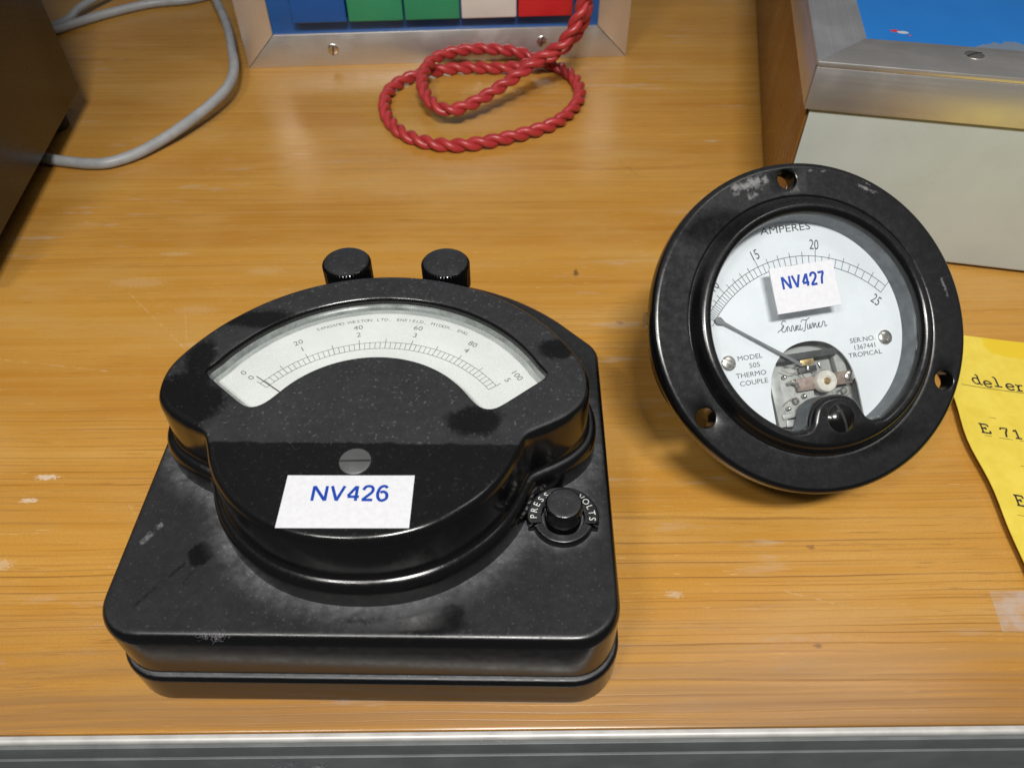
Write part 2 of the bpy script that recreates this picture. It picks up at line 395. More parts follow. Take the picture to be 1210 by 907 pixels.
def slotted_screw(name, c, z, r, h, mat, slotmat, parent, ang=0.0, dome=0.0, sw=.18):
    prof = [(r, z), (r, z+h*.7), (r*.93, z+h)]
    if dome: prof += [(r*.7, z+h+dome*.55), (r*.4, z+h+dome*.85), (0, z+h+dome)]
    else: prof += [(0, z+h)]
    o = link(name, lathe(prof, 40, off=c), mat, parent)
    bm = box(bmesh.new(), -r*.97, r*.97, -r*sw, r*sw, z+h*.2, z+h+dome+.05)
    # the slot floor follows the head: a dark bar flush with the top
    for v in bm.verts:
        x, y = v.co.x, v.co.y; v.co.x = c[0]+x*math.cos(ang)-y*math.sin(ang); v.co.y = c[1]+x*math.sin(ang)+y*math.cos(ang)
    bmesh.ops.subdivide_edges(bm, edges=bm.edges[:], cuts=6, use_grid_fill=True)
    for v in bm.verts:
        d = math.hypot(v.co.x-c[0], v.co.y-c[1])/r
        if v.co.z > z+h*.6 and dome: v.co.z = min(v.co.z, z+h+dome*(1-d*d)+.06)
    link('slot', bm, slotmat, o); return o

# ------------------------------------------------------------------ shared materials
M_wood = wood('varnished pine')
M_black = bakelite('clean black bakelite', dust=.25)
M_alu = brushed('brushed aluminium', (.66, .64, .62), .36, 0)
M_alu_z = brushed('brushed aluminium upright', (.66, .62, .58), .36, 2)
M_alu_y = brushed('brushed aluminium deep', (.62, .63, .66), .38, 1)
M_screw = plain('dull steel', (.42, .41, .39), .38, .85, .2, 500)
M_nickel = plain('nickel', (.70, .67, .62), .25, .95, .12, 700)
M_slot = plain('dark slot', (.015, .015, .015), .7)
M_label = plain('white label card', (.63, .635, .67), .55, 0, .03, 700)
M_blueink = plain('blue print', (.005, .045, .32), .5, 0, .15, 1500)
M_ink = plain('dark grey print', (.045, .05, .055), .6, 0, .2, 2000)
M_inkpale = plain('faded grey print', (.15, .155, .16), .6, 0, .3, 1500)
M_whiteink = plain('white filled lettering', (.62, .62, .60), .6, 0, .15, 1500)

# ================================================================== the bench
def slab(name, dims, mat, parent=None, bev=.6): return boxo(name, dims, mat, parent, bev)
BENCH_Y = 66.6
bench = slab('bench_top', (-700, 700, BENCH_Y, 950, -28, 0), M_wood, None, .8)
bench.rotation_euler[2] = R(.6); tag(bench, kind='structure')
tag(bench, 'varnished pine bench top with long grain', None)
M_trim = plain('satin metal edging', (.50, .49, .47), .5, .3, .1, 120)
M_rail = plain('grey painted rail', (.115, .124, .126), .42, 0, .12, 90)
bm = prism(rounded([(64.6, -6, .3), (66.4, -6, .3), (66.4, -.15, .2), (64.6, -.15, .9)]), 'x', -700, 700)
o = link('bench_edging', bm, M_trim, None); o.rotation_euler[2] = R(.6); tag(o, kind='structure')
bm = prism(rounded([(63.6, -9.0, .4), (66.3, -9.0, .4), (66.3, -6.2, .2), (64.5, -6.2, .2), (64.5, -1.6, .1), (63.6, -1.6, .15)]), 'x', -700, 700)
o = link('bench_batten', bm, M_rail, None); o.rotation_euler[2] = R(.6); tag(o, kind='structure')
bm = prism(rounded([(63.3, -80, .8), (90, -80, .8), (90, -28.5, .8), (66.2, -28.5, .3), (66.2, -9.7, .3), (63.3, -9.7, .15)]), 'x', -700, 700)
o = link('bench_rail', bm, M_rail, None); o.rotation_euler[2] = R(.6); tag(o, kind='structure')

# ================================================================== moving-coil meter on its square base
VX, VY = -35.3, 135.0
volt = empty('bench_meter', (VX, VY, 0), (0, 0, R(-.7)))
tag(volt, 'black bakelite bench meter with arched scale and NV426 label on square base', 'meter')
Y = lambda pts: [(x, y-VY) for x, y in pts]
# --- base outline: square front, bowed back
arc = [(71.9*math.sin(R(a)), 132+71.9*math.cos(R(a))) for a in range(-52, 53, 4)][::-1]
base_o = rounded([(-61.8, 74.9, 11), (61.8, 74.9, 11), (61.8, 171.0, 8)] + [(x, y, 0) for x, y in arc if abs(x) < 52] + [(-61.8, 171.0, 8)], 10)
base_o = resample(Y(base_o), 260)
ob = lambda d: offset(base_o, d)
M_base = bakelite('dusty bakelite base', dust=.58, crevice=1.9, wipes=[(-41.5, -38, 3.2, 3.2, .18), (16, -56, 9, 2.4, .4), (20, -53.5, 4.5, 2.6, .3), (2, -54.5, 5, 1.6, .35)],
                  scuffs=[((-44.5, -41), (-53, -52), .9, -.8), ((-41.5, -42), (-43, -46), .8, -.7), ((-57, -35), (-54, -30), 1.3, .35)])
bm, V = loft([(ob(.5), 0), (ob(1.1), .25), (ob(1.45), .8), (ob(1.5), 1.2), (ob(1.5), 1.7), (ob(1.5), 11.2), (ob(1.5), 11.6), (ob(1.4), 12.3), (ob(1.0), 13.0), (ob(.4), 13.3), (ob(-.2), 13.4), (ob(-2.2), 13.4)], cap0=True)
link('bottom_plate', bm, M_base, volt, 60)
bm, V = loft([(ob(-1.9), 13.42), (ob(-.4), 13.6), (ob(.05), 14.0), (ob(.2), 14.5), (ob(.2), 15.0), (ob(.05), 29.6), (ob(.03), 30.2), (ob(-.2), 31.4), (ob(-.85), 32.5), (ob(-1.7), 32.95), (ob(-2.3), 33), (ob(-3.0), 33)], cap1=True)
link('base', bm, M_base, volt, 60)
# --- housing outline
half = [(0, 176.2)] + [(58.7*math.sin(R(a)), 117.5+58.7*math.cos(R(a))) for a in (12, 24, 36, 48, 58, 67)] + \
       [(55.1, 134.2), (54.0, 127.8), (50.5, 123.2), (46, 120.0), (42.2, 118.0), (39.3, 116.0), (37.6, 112.6), (35.6, 107.6), (32.6, 102.4),
        (27.2, 96.4), (19.4, 90.9), (10.2, 87.6), (0, 86.6)]
full = [(-x, y) for x, y in half] + [(x, y) for x, y in half[-2:0:-1]]      # counter-clockwise
hs = resample(catmull(Y(full), 10), 300)
oh = lambda d: offset(hs, d)
win_r = [(47.3*math.sin(R(a)), 118.4+47.3*math.cos(R(a))) for a in (0, 8, 16, 24, 32, 40, 48, 56, 62)] + \
        [(43.9, 137.4), (43.6, 135.8), (42.4, 134.5), (39, 131.6), (36, 129.0), (33, 126.5), (31, 125.2), (29, 125.0), (27.2, 126.0), (25.6, 127.7)] + \
        [(28.8*math.sin(R(a)), 114.0+28.8*math.cos(R(a))) for a in (56, 50, 42, 34, 26, 18, 9, 0)]
win = win_r + [(-x, y) for x, y in win_r[-2:0:-1]]
wn = resample(catmull(Y(win), 6), 240)
if sum(a[0]*b[1]-a[1]*b[0] for a, b in zip(wn, wn[1:]+wn[:1])) < 0: wn = wn[::-1]
ow = lambda d: offset(wn, d)
M_house = bakelite('dusty bakelite housing', dust=.85, crevice=.25, front=113.2-VY,
                   wipes=[(-48.5, -9, 11.5, 10, .16), (-35.5, 21.5, 11, 3.6, .35), (26.5, -14.5, 6.5, 5.0, .25), (47.0, 10.5, 4.4, 3.6, .25), (-46.5, 6.5, 4, 6, .3)])
bm, V = loft([(oh(3.3), 32.8), (oh(3.3), 38.2), (oh(3.05), 40.0), (oh(2.4), 41.2), (oh(1.5), 41.6), (oh(.9), 41.9), (oh(.6), 42.8), (oh(.55), 44.2),
              (oh(.35), 54.3), (oh(.15), 55.5), (oh(-.35), 56.4), (oh(-1.1), 56.9), (oh(-1.8), 57), (oh(-2.5), 57)])
outer = V[-1]
_, W = loft([(ow(1.5), 57), (ow(1.0), 57), (ow(.45), 56.75), (ow(.12), 56.2), (ow(0), 55.4), (ow(0), 52.2)], bm)
fill(bm, [outer, W[0]])
housing = link('housing', bm, M_house, volt, 60)
# --- dial under glass
ZD = 52.5; DC = (0, 114.0-VY)
M_dial = plain('ivory white dial', (.61, .625, .615), .6, 0, .04, 60)
dial = sheet('dial', ow(2.4), ZD, M_dial, volt)
ink = Ink(); z = ZD+.06; pol = lambda r, a: (DC[0]+r*math.sin(R(a)), DC[1]+r*math.cos(R(a)))
SP = 54.4
for r, wd in ((38.3, .16), (35.9, .16)):
    ink.stroke([pol(r, -SP+2*SP*k/60) for k in range(61)], wd, z)
for k in range(51):
    a = -SP+2*SP*k/50; ink.stroke([pol(35.9, a), pol(39.7 if k % 5 == 0 else 38.3, a)], .17 if k % 5 == 0 else .14, z)
ink.build('scale_marks', M_inkpale, dial)
ink = Ink()
for k, (a, b) in enumerate((('0', '0'), ('20', '1'), ('40', '2'), ('60', '3'), ('80', '4'), ('100', '5'))):
    an = -SP+2*SP*k/5
    for r, t in ((45.0, a), (42.0, b)):
        p = pol(r, an); ink.text(t, p[0], p[1], z, 1.7, -R(an), 1.1, 0)
ink.arc('SANGAMO WESTON LTD, ENFIELD, MIDDX, ENG.', DC[0], DC[1], 47.6, -24.5, 29, z, 1.05, 1.1)
ink.text('D.C.', 3, DC[1]+30.3, z, 1.3, 0, 1.1)
ink.build('lettering', M_inkpale, dial)
bm = bmesh.new(); an = -SP+1.2
tube(bm, [(*pol(27, an), ZD+.75), (*pol(35, an), ZD+.75), (*pol(40.6, an), ZD+.75)], [.16, .13, .09], 6)
link('needle', bm, plain('black needle', (.02, .02, .02), .5), volt)
sheet('glass', ow(.05), 55.0, pane('meter glass', (.985, .995, .99), .8, .03), volt)
nb = NB('thick glass edge'); nb.put(nb.b.inputs['Alpha'], nb.mr(nb.noise(nb.coord(), 260, 4), .3, .7, .35, .62))
bm, _ = loft([(ow(.02), 54.9), (ow(-.7), 54.5), (ow(-1.5), 53.4), (ow(-1.7), 52.75)]); link('glass_edge', bm, nb.set((.30, .33, .32), .25), volt, 60)
# --- zero screw, sticker
slotted_screw('zero_adjuster', (-1.0, 107.6-VY), 57.0, 3.7, .5, plain('grey alloy', (.12, .125, .125), .42, .3, .08, 200), M_slot, volt, R(2), 0, .07)
SL = {'N': [[(0, 0), (0, 1)], [(.02, .98), (.70, .02)], [(.72, 0), (.72, 1)]], 'V': [[(0, 1), (.36, .02)], [(.36, .0), (.72, 1)]],
      '4': [[(.48, 0), (.48, 1)], [(.44, .97), (.02, .32)], [(0, .27), (.64, .27)]],
      '2': [[(.03, .72), (.12, .92), (.31, .99), (.50, .92), (.57, .73), (.48, .52), (.22, .25), (.04, .06)], [(.0, .055), (.60, .055)]],
      '6': [[(.55, .86), (.44, .97), (.28, .98), (.12, .84), (.04, .55), (.06, .26), (.18, .06), (.34, .02), (.52, .12), (.57, .32), (.50, .52), (.33, .61), (.17, .55)]],
      '7': [[(.0, .945), (.60, .945)], [(.56, .92), (.34, .52), (.24, .0)]]}
def sticker(parent, c, wd, ht, z, th, rot, text, th_mm, lean, bold=.006):
    bm = box(bmesh.new(), -wd/2, wd/2, -ht/2, ht/2, 0, th, .03, 1)
    rt = Matrix.Rotation(rot, 3, 'Z')
    bmesh.ops.subdivide_edges(bm, edges=[e for e in bm.edges if e.calc_length() > 4], cuts=5, use_grid_fill=True)
    for v in bm.verts:
        k = lean*(abs(v.co.x)/(wd/2))**3*(abs(v.co.y)/(ht/2))**2; v.co.z += k
    for v in bm.verts: q = rt @ Vector(v.co); v.co = (q.x+c[0], q.y+c[1], q.z+z)
    s = link('paper_label', bm, M_label, parent, 30)
    s['label'] = 'white paper label printed '+text+' in blue'
    i = Ink(); h, dx, dy, wd_ = th_mm; adv = {'N': 1.0, 'V': .96}; tot = sum(adv.get(ch, .82) for ch in text)-.2; px = -tot/2
    for ch in text:
        for st in SL[ch]:
            pts = catmull(st, 4, False) if len(st) > 3 else st
            q = [((px+a)*h*wd_+dx, (b-.5)*h+dy) for a, b in pts]
            i.stroke([(c[0]+a*math.cos(rot)-b*math.sin(rot), c[1]+a*math.sin(rot)+b*math.cos(rot)) for a, b in q], bold*h, z+th+.04)
        px += adv.get(ch, .82)
    i.build('lettering', M_blueink, s); return s
sticker(volt, (-1.2, 96.6-VY), 29.2, 14.0, 57.03, .18, R(.6), 'NV426', (4.0, .6, 2.0, 1.0), .05, .175)
# --- terminals behind the housing
M_knob = bakelite('knob bakelite', dust=.8, lo=.8, hi=.97)
for dx in (-15.8, 14.4):
    kb = lathe([(0, 45.4), (5.6, 45.4), (6.7, 46.0), (7.15, 46.6), (7.15, 54.5), (6.95, 55.05), (6.5, 55.35), (4.2, 55.75), (2, 55.92), (0, 55.97)], 176, (3, 4, .26))
    for v in kb.verts: v.co.x += dx; v.co.y += 184.8-VY
    k = link('terminal_knob', kb, M_knob, volt, 24)
    link('stem', lathe([(5.2, 33), (5.2, 37), (4.6, 37.6), (2.6, 37.6), (2.6, 45.5)], 40, off=(dx, 184.8-VY)), M_black, k)
# --- push button and its stepped collar
BC = (48.6, 107.6-VY)
M_collar = bakelite('collar bakelite', dust=.55, crevice=.3)
co = []
for k in range(160):
    a = 360*k/160
    wide = max(0, min(1, (min((a-(-17)) % 360, (197-a) % 360)+5)/16)) if ((a+22) % 360) < 224 else 0
    s = wide*wide*(3-2*wide); r = 7.9+1.4*s; co.append((BC[0]+r*math.cos(R(a)), BC[1]+r*math.sin(R(a))))
inner = lambda r: circle(r, 160, BC)
bm, _ = loft([(offset(co, .1), 32.9), (co, 34.2), (offset(co, -.15), 34.8), (offset(co, -.6), 35.05), (offset(co, -1.0), 35.05), (inner(6.0), 35.05), (inner(5.6), 35.0), (inner(5.4), 34.6), (inner(5.4), 33.2)])
collar = link('button_collar', bm, M_collar, volt, 50)
for t_, a_, b_ in (('PRESS', -92, -33), ('VOLTS', 40, 96)):
    Ink().arc(t_, BC[0], BC[1], 7.5, a_, b_, 35.12, 1.7, .95, 0).build('lettering', M_whiteink, collar)
for a in (-24, 24):
    ink = Ink(); ink.stroke([(BC[0]+5.9*math.sin(R(a)), BC[1]+5.9*math.cos(R(a))), (BC[0]+7.6*math.sin(R(a)), BC[1]+7.6*math.cos(R(a)))], .5, 35.1)
    ink.build('index_mark', M_whiteink, collar)
link('push_button', lathe([(4.75, 33.1), (4.75, 40.2), (4.5, 40.8), (4.0, 41.1), (2.6, 40.9), (0, 40.7)], 64, off=BC), M_knob, volt, 50)

# ================================================================== round panel meter, tipped back on its studs
amp = bpy.data.objects.new('panel_ammeter', None); amp.empty_display_size = .02; col.objects.link(amp)
AX, AY, AN = Vector((.9767, .2132, -.0225)), Vector((-.1546, .7732, .6150)), Vector((.1485, -.5972, .7882))
AX.normalize(); AN = (AN-AX*AN.dot(AX)).normalized(); AY = AN.cross(AX)
mw = Matrix((AX, AY, AN)).transposed().to_4x4(); mw.translation = Vector((.084, .1559, .056))
amp.matrix_world = mw
tag(amp, 'round black flanged panel ammeter with white dial and NV427 label, tipped back', 'ammeter')
M_flange = bakelite('scuffed bakelite flange', dust=.36, lo=.60, hi=.80, crevice=.6,
                    wipes=[(-20, 30, 13, 5, .4), (8, -33, 14, 4, .5)],
                    scuffs=[((-15.5, 40.2), (-7.5, 42.3), 2.6, .55), ((-12, 38.2), (-9, 39.5), 1.6, .5), ((21, 38), (26.5, 35), .8, .5), ((23, 39), (25, 37.5), .6, .6),
                            ((41.5, 8), (42.5, 3), .7, .35), ((7, 43.6), (12, 42.8), .6, .35)])
bm = bmesh.new(); N = 128
holes = [(41.7*math.cos(R(a)), 41.7*math.sin(R(a))) for a in (90, -30, 210)]
_, V = loft([(circle(46.5, N), -5.0), (circle(46.7, N), -4.4), (circle(46.7, N), -1.4), (circle(46.4, N), -.6), (circle(45.8, N), -.1), (circle(45.1, N), 0), (circle(44.9, N), 0)], bm)
_, G = loft([(circle(37.3, N), 0), (circle(36.9, N), 0), (circle(36.5, N), -.25), (circle(36.2, N), -.1), (circle(35.8, N), .4), (circle(35.3, N), 1.2), (circle(34.8, N), 2.1), (circle(34.3, N), 2.75),
             (circle(33.8, N), 3.1), (circle(33.3, N), 3.28), (circle(32.95, N), 3.3)], bm)
hl = []; hb = []
for hx, hy in holes:
    _, Hh = loft([(circle(3.15, 32, (hx, hy)), 0), (circle(2.9, 32, (hx, hy)), -.12), (circle(2.75, 32, (hx, hy)), -.5), (circle(2.7, 32, (hx, hy)), -5.0)], bm)
    hl.append(Hh[0]); hb.append(Hh[-1])
fill(bm, [V[-1], G[0]]+hl)
bk = loop(bm, circle(33.4, N), -5.0); fill(bm, [V[0], bk]+hb)
# opening with the screw boss at the bottom
opn = [(30.9*math.cos(R(a)), 30.9*math.sin(R(a))) for a in range(-64, 245, 7)]
opn += [(-11.6, -28.1), (-9.4, -28.0), (-7.9, -26.8), (-7.0, -24.6), (-5.7, -22.2), (-3.3, -20.5), (0.3, -19.9), (3.9, -20.5), (6.3, -22.2), (7.6, -24.6), (8.5, -26.8), (10.0, -28.0), (11.8, -27.9)]
op = resample(catmull(opn, 5), 260)
oo = lambda d: offset(op, d)
_, O = loft([(oo(1.75), 3.3), (oo(1.4), 3.26), (oo(.85), 3.0), (oo(.4), 2.5), (oo(.1), 1.7), (oo(0), .8), (oo(0), .3)], bm)
fill(bm, [G[-1], O[0]])
flange = link('flange', bm, M_flange, amp, 50)
bm, _ = loft([(oo(0), .28), (oo(0), -6.0)]); link('inner_ring', bm, plain('grey plastic ring', (.095, .11, .12), .5, 0, .3, 350), amp, 50)
bm = lathe([(33.6, -4.9), (33.6, -42.2), (32.6, -43.9), (31.2, -44.6), (0, -44.6)], 96); link('rear_case', bm, M_black, amp, 40)
# dial plate, open below for the movement
arch = [(-13.4, -30.6), (-13.4, -18.0), (-12.2, -12.6), (-9.6, -8.2), (-5.4, -5.0), (0.2, -3.9), (5.8, -4.9), (9.9, -8.0), (12.4, -12.4), (13.5, -18.0), (13.7, -30.6)]
archs = catmull(arch[1:-1], 6, False)
rim = [(33*math.cos(R(a)), 33*math.sin(R(a))) for a in range(-65, 246, 5)]
bm = bmesh.new(); t = loop(bm, rim+[arch[0]]+archs+[arch[-1]], -6); bm.faces.new(t)
ex = bmesh.ops.extrude_face_region(bm, geom=bm.faces[:])
for v in ex['geom']:
    if isinstance(v, bmesh.types.BMVert): v.co.z = -6.6
M_adial = plain('white dial enamel', (.62, .645, .67), .5, 0, .04, 60)
ad = link('dial', bm, M_adial, amp, 20)
ink = Ink(); z = -5.94; c0 = (.9, -15.9); P = lambda r, a: (c0[0]+r*math.cos(R(a)), c0[1]+r*math.sin(R(a)))
ang = lambda I: 42.4+(625-I*I)*.1634
for r in (36.7, 34.2): ink.stroke([P(r, 42.4+k*(102.1)/70) for k in range(71)], .17, z)
I = 0
while I <= 25.01:
    if I >= 4: ink.stroke([P(34.2, ang(I)), P(39.0 if I % 5 == 0 else (37.9 if I == int(I) else 36.7), ang(I))], .15, z)
    I += .5
ink.build('scale_marks', M_ink, ad)
ink = Ink()
for t, (x, y), a in (('15', (-10.7, 22.6), 17), ('20', (8.1, 23.6), -10), ('25', (24.3, 5.2), -45), ('10', (-24.6, 15.2), 40)):
    ink.text(t, x, y, z, 2.9, R(a), .72, .0)
ink.text('AMPERES', .2, 29.2, z, 2.1, 0, 1.3, 0)
for t, x, y in (('MODEL', -17.6, -6.0), ('505', -16.6, -8.4), ('THERMO', -18.1, -10.8), ('COUPLE', -17.7, -13.1), ('SER.NO.', 17.6, -5.6), ('TROPICAL', 17.6, -9.8)):
    ink.text(t, x, y, z, 1.35, 0, 1.18, 0)
ink.text('1367441', 17.9, -7.7, z, 1.35, 0, 1.1, 0)
ink.build('lettering', M_ink, ad)
# maker's signature, written as strokes
ink = Ink(); sg = lambda pts: ink.stroke([(p[0]*1.0-8.0, p[1]-.55) for p in catmull(pts, 5, False)], .22, z)
sg([(0, .2), (.9, .75), (1.6, 1.0), (2.2, 1.7)])
sg([(3.0, 2.9), (2.6, 3.3), (1.9, 3.0), (1.7, 2.3), (2.3, 1.9), (1.7, 1.6), (1.4, .8), (1.8, .1), (2.6, .5), (3.0, 1.4)])
sg([(3.0, .1), (3.3, 1.5), (3.7, 1.3), (3.9, .3), (4.3, .2), (4.6, 1.4), (5.0, 1.5), (5.1, .2), (5.5, .2), (5.9, 1.5)])
sg([(5.8, .1), (6.1, 1.3), (6.6, 1.4), (6.3, .8), (6.5, .1), (7.0, .6), (7.3, 1.6), (7.0, .6), (7.3, .0), (7.9, .6)])
sg([(7.6, 2.3), (8.2, 2.9), (9.3, 2.7), (10.5, 3.3)]); sg([(9.4, 2.7), (8.9, 1.4), (8.3, -.3), (7.8, -.2)])
sg([(9.5, 1.5), (9.3, .3), (9.8, .2), (10.3, 1.5), (10.2, .2), (10.6, .3), (11.0, 1.5), (11.3, 1.3), (11.2, .2)])
sg([(11.3, .2), (11.9, 1.5), (12.1, .3), (12.5, .2), (12.9, 1.2), (13.2, 1.5), (12.9, .6), (13.3, .1), (14.0, .7), (14.3, 1.6), (14.9, 1.4), (14.8, .2), (15.5, .5)])
ink.build('signature', M_ink, ad)
for (c, a) in (((-24.3, -6.9), R(-35)), ((24.6, -6.0), R(-40))): slotted_screw('dial_screw', c, -6.0, 2.15, .6, M_nickel, M_screw, amp, a, .35, .12)
# movement seen through the arch
mv = boxo('movement', (-17, 19, -31, 1, -15.5, -14.0), plain('grey zinc backing', (.34, .35, .335), .5, .1, .15, 160), amp, .1)
mv.location = (0, 0, 2.2*MM); mv['label'] = 'clockwork-like metal movement behind the dial opening'
def mvp(name, dims, mat, rot=0, bev=.12):
    bm = box(bmesh.new(), *dims, bev); cx, cy = (dims[0]+dims[1])/2, (dims[2]+dims[3])/2
    bmesh.ops.rotate(bm, verts=bm.verts, cent=(cx, cy, 0), matrix=Matrix.Rotation(rot, 3, 'Z')); return link(name, bm, mat, mv)
M_cop = plain('brown bronze', (.22, .165, .14), .45, .2, .25, 600); M_brass = plain('brass', (.58, .42, .20), .35, .8, .15, 600)
M_dark = plain('dark magnet steel', (.06, .062, .065), .5, .3); M_zinc = plain('zinc plate', (.38, .385, .37), .45, .2, .2, 250)
M_fibre = plain('grey fibre', (.33, .335, .32), .6, 0, .2, 300)
mvp('magnet_bar', (-12, 9.5, -8.7, -6.8, -10, -8.6), M_dark, 0)
mvp('side_plate', (-11.5, -8.6, -27, -9.2, -13, -10.6), M_zinc, R(2)); mvp('side_plate', (9.5, 12.6, -14.2, -7.5, -13, -11), M_fibre, R(4))
mvp('frame_plate', (-8.8, 1.6, -24.5, -10.6, -12.6, -11.4), M_fibre, R(-2)); mvp('bridge', (-4.2, 13.0, -17.6, -13.9, -11, -9.6), M_cop, R(1))
mvp('brass_clip', (-2.2, 2.0, -10.6, -8.9, -9.6, -9.0), M_brass, R(3)); mvp('brace', (-10, -1.5, -24.6, -23.2, -11, -10), M_zinc, R(5))
mvp('brace', (-9.2, -6.4, -27.2, -25.2, -11, -10), M_zinc, R(-4)); mvp('stop_pin', (-.6, -.1, -12.2, -10.6, -9.6, -8.6), M_nickel, R(-10))
mvp('stop_pin', (3.2, 3.6, -12.2, -10.4, -9.6, -8.6), M_nickel, R(12)); mvp('quadrant', (-2.6, 3.0, -12.6, -10.9, -10.8, -10.0), M_dark, R(2))
bm = bmesh.new(); tube(bm, [(-6.9, -15.0, -9.6), (-5.8, -14.7, -9.2), (-4.5, -15.3, -9.2), (-3.9, -16.4, -9.6)], .55, 8); link('lead_wire', bm, M_nickel, mv)
hub = link('hub', lathe([(3.2, -10.5), (3.2, -8.4), (2.95, -8.1), (1.5, -8.1), (1.4, -8.4), (0, -8.4)], 48, off=(4.3, -15.9)), plain('pale hub', (.62, .59, .53), .35, .2, .1, 500), mv)
link('pivot', lathe([(1.0, -8.6), (1.0, -7.9), (.7, -7.6), (0, -7.6)], 24, off=(4.3, -15.9)), M_brass, mv)
slotted_screw('movement_screw', (12.0, -15.5), -9.6, 1.5, .8, M_nickel, M_slot, mv, R(62), .25, .13)
for c in ((-4.9, -20.2), (10.3, -19.4)):
    bm = bmesh.new(); tube(bm, [(c[0]+.8*math.cos(k*math.pi/8), c[1]+.8*math.sin(k*math.pi/8), -10.6) for k in range(17)], .3, 6, False); link('eyelet', bm, M_nickel, mv)
bm = bmesh.new(); tube(bm, [(4.3+(1.3+.022*k)*math.cos(k*.42), -15.9+(1.3+.022*k)*math.sin(k*.42), -9.2) for k in range(95)], .07, 4, False); link('hairspring', bm, M_brass, mv)
for pts in ([(-8.5, -11, -9), (-6, -12.4, -8.4), (-3.5, -12.2, -8.6), (-1.6, -14.0, -9.4)], [(11.8, -18.6, -9.4), (10.5, -20.6, -8.8), (7.5, -21.2, -9.0), (5.8, -19.2, -9.4)], [(-9.6, -21, -9.4), (-7, -19.4, -8.8), (-4.9, -20.2, -9.6)]):
    bm = bmesh.new(); tube(bm, catmull(pts, 6, False), .13, 6); link('fine_wire', bm, M_cop, mv)
for c in ((-7.6, -22.0), (-7.2, -13.0), (-2.2, -19.2)): link('rivet', lathe([(.7, -10.6), (.6, -9.9), (.3, -9.6), (0, -9.55)], 16, off=c), M_nickel, mv)
# needle at rest near zero
M_ndl = plain('grey needle', (.13, .135, .14), .5)
bm = bmesh.new(); tip = Vector((-25.4, 5.2)); d = (Vector((4.3, -15.9))-tip).normalized(); nn = Vector((-d.y, d.x))
pts = []
for s, hw in ((-1.2, .1), (-.9, .7), (0, 1.05), (.9, .75), (1.7, .4), (6, .27), (14, .34), (20.5, .42), (27, .45)): pts.append((s, hw))
up = [tip+d*s+nn*hw for s, hw in pts]; dn = [tip+d*s-nn*hw for s, hw in pts[::-1]]
link('needle', prism([tuple(p) for p in up+dn], 'z', -4.6, -4.3), M_ndl, amp, 30)
sheet('glass', oo(.05), .5, pane('ammeter glass', (.97, .99, .995), .7, .03), amp)
sticker(amp, (-1.2, 10.6), 19.3, 12.9, .54, .5, R(1.2), 'NV427', (3.5, -.1, 1.9, .86), .12, .19)
slotted_screw('cover_screw', (0.6, -26.6), 3.0, 3.9, .6, M_black, M_slot, amp, R(-78), 1.1, .09)
# clamp nut at the side, studs behind
bm = bmesh.new(); a = R(168); d = Vector((math.cos(a), math.sin(a), 0))
tube(bm, [tuple(d*33.2+Vector((0, 0, -13))), tuple(d*44.6+Vector((0, 0, -13)))], 2.3, 16); link('clamp_screw', bm, M_screw, amp)
for x in (-13, 13):
    st = link('terminal_stud', lathe([(2.4, -44.2), (2.4, -77), (0, -77)], 24, off=(x, 9.5)), M_brass, amp)
    link('nut', lathe([(2.4, -52), (4.8, -52), (5.0, -51.6), (5.0, -47.4), (4.8, -47), (2.4, -47)], 6, off=(x, 9.5)), M_brass, st)

# ================================================================== upright push-button unit behind
con = empty('button_console', (-152.5, 435.6, 0), (0, 0, R(4.06)))
tag(con, 'upright console with aluminium frame and row of coloured square buttons', 'console')
W_, H_ = 220.5, 112
M_panelblue = plain('royal blue panel', (.012, .095, .34), .38, 0, .1, 60)
M_case = plain('dark console case', (.10, .10, .10), .5)
boxo('case', (1, W_-1, 2.2, 110, 0.4, H_-1), M_case, con, 1)
link('frame_strip', prism([(0, 0), (W_, 0), (W_-18.6, 18.3), (17.8, 18.3)], 'y', -1.0, 2.0, .25), M_alu, con)
link('frame_strip', prism([(0, .4), (17.5, 18.5), (17.9, H_-18), (0, H_)], 'y', -1.0, 2.0, .25), M_alu_z, con)
link('frame_strip', prism([(W_, .4), (W_, H_), (W_-18.6, H_-18), (W_-18.3, 18.5)], 'y', -1.0, 2.0, .25), M_alu_z, con)
link('frame_strip', prism([(.3, H_), (18.1, H_-17.8), (W_-18.8, H_-17.8), (W_-.3, H_)], 'y', -1.0, 2.0, .25), M_alu, con)
boxo('panel', (17, W_-17.5, .8, 2.1, 17.5, H_-17), M_panelblue, con, .05)
keyc = [(.006, .085, .33), (.028, .26, .125), (.026, .25, .12), (.62, .58, .54), (.52, .018, .022)]
keyn = ['blue', 'green', 'green', 'white', 'red']
for k in range(5):
    x0 = 31.0+31.2*k if k else 31.0; x1 = (61.4+31.3*(k) if k < 4 else 190.5)
    x0 = (31.0, 61.9, 93.0, 124.3, 155.9)[k]; x1 = (61.0, 92.1, 123.4, 155.0, 186.4)[k]
    q = boxo('button', (x0, x1, -6.5, 1.2, 26.3, 56.3), plain(keyn[k]+' plastic button', keyc[k], .32, 0, .05, 40), con, .9, 3)
    q['label'] = keyn[k]+' square push button'
for x, z_ in ((49.9, 9.4), (170.2, 10.4)):
    s = slotted_screw('frame_screw', (0, 0), 0, 3.1, .5, M_nickel, M_slot, con, R(80), .45, .13)
    s.rotation_euler = (R(90), 0, 0); s.location = (x*MM, -.95*MM, z_*MM)

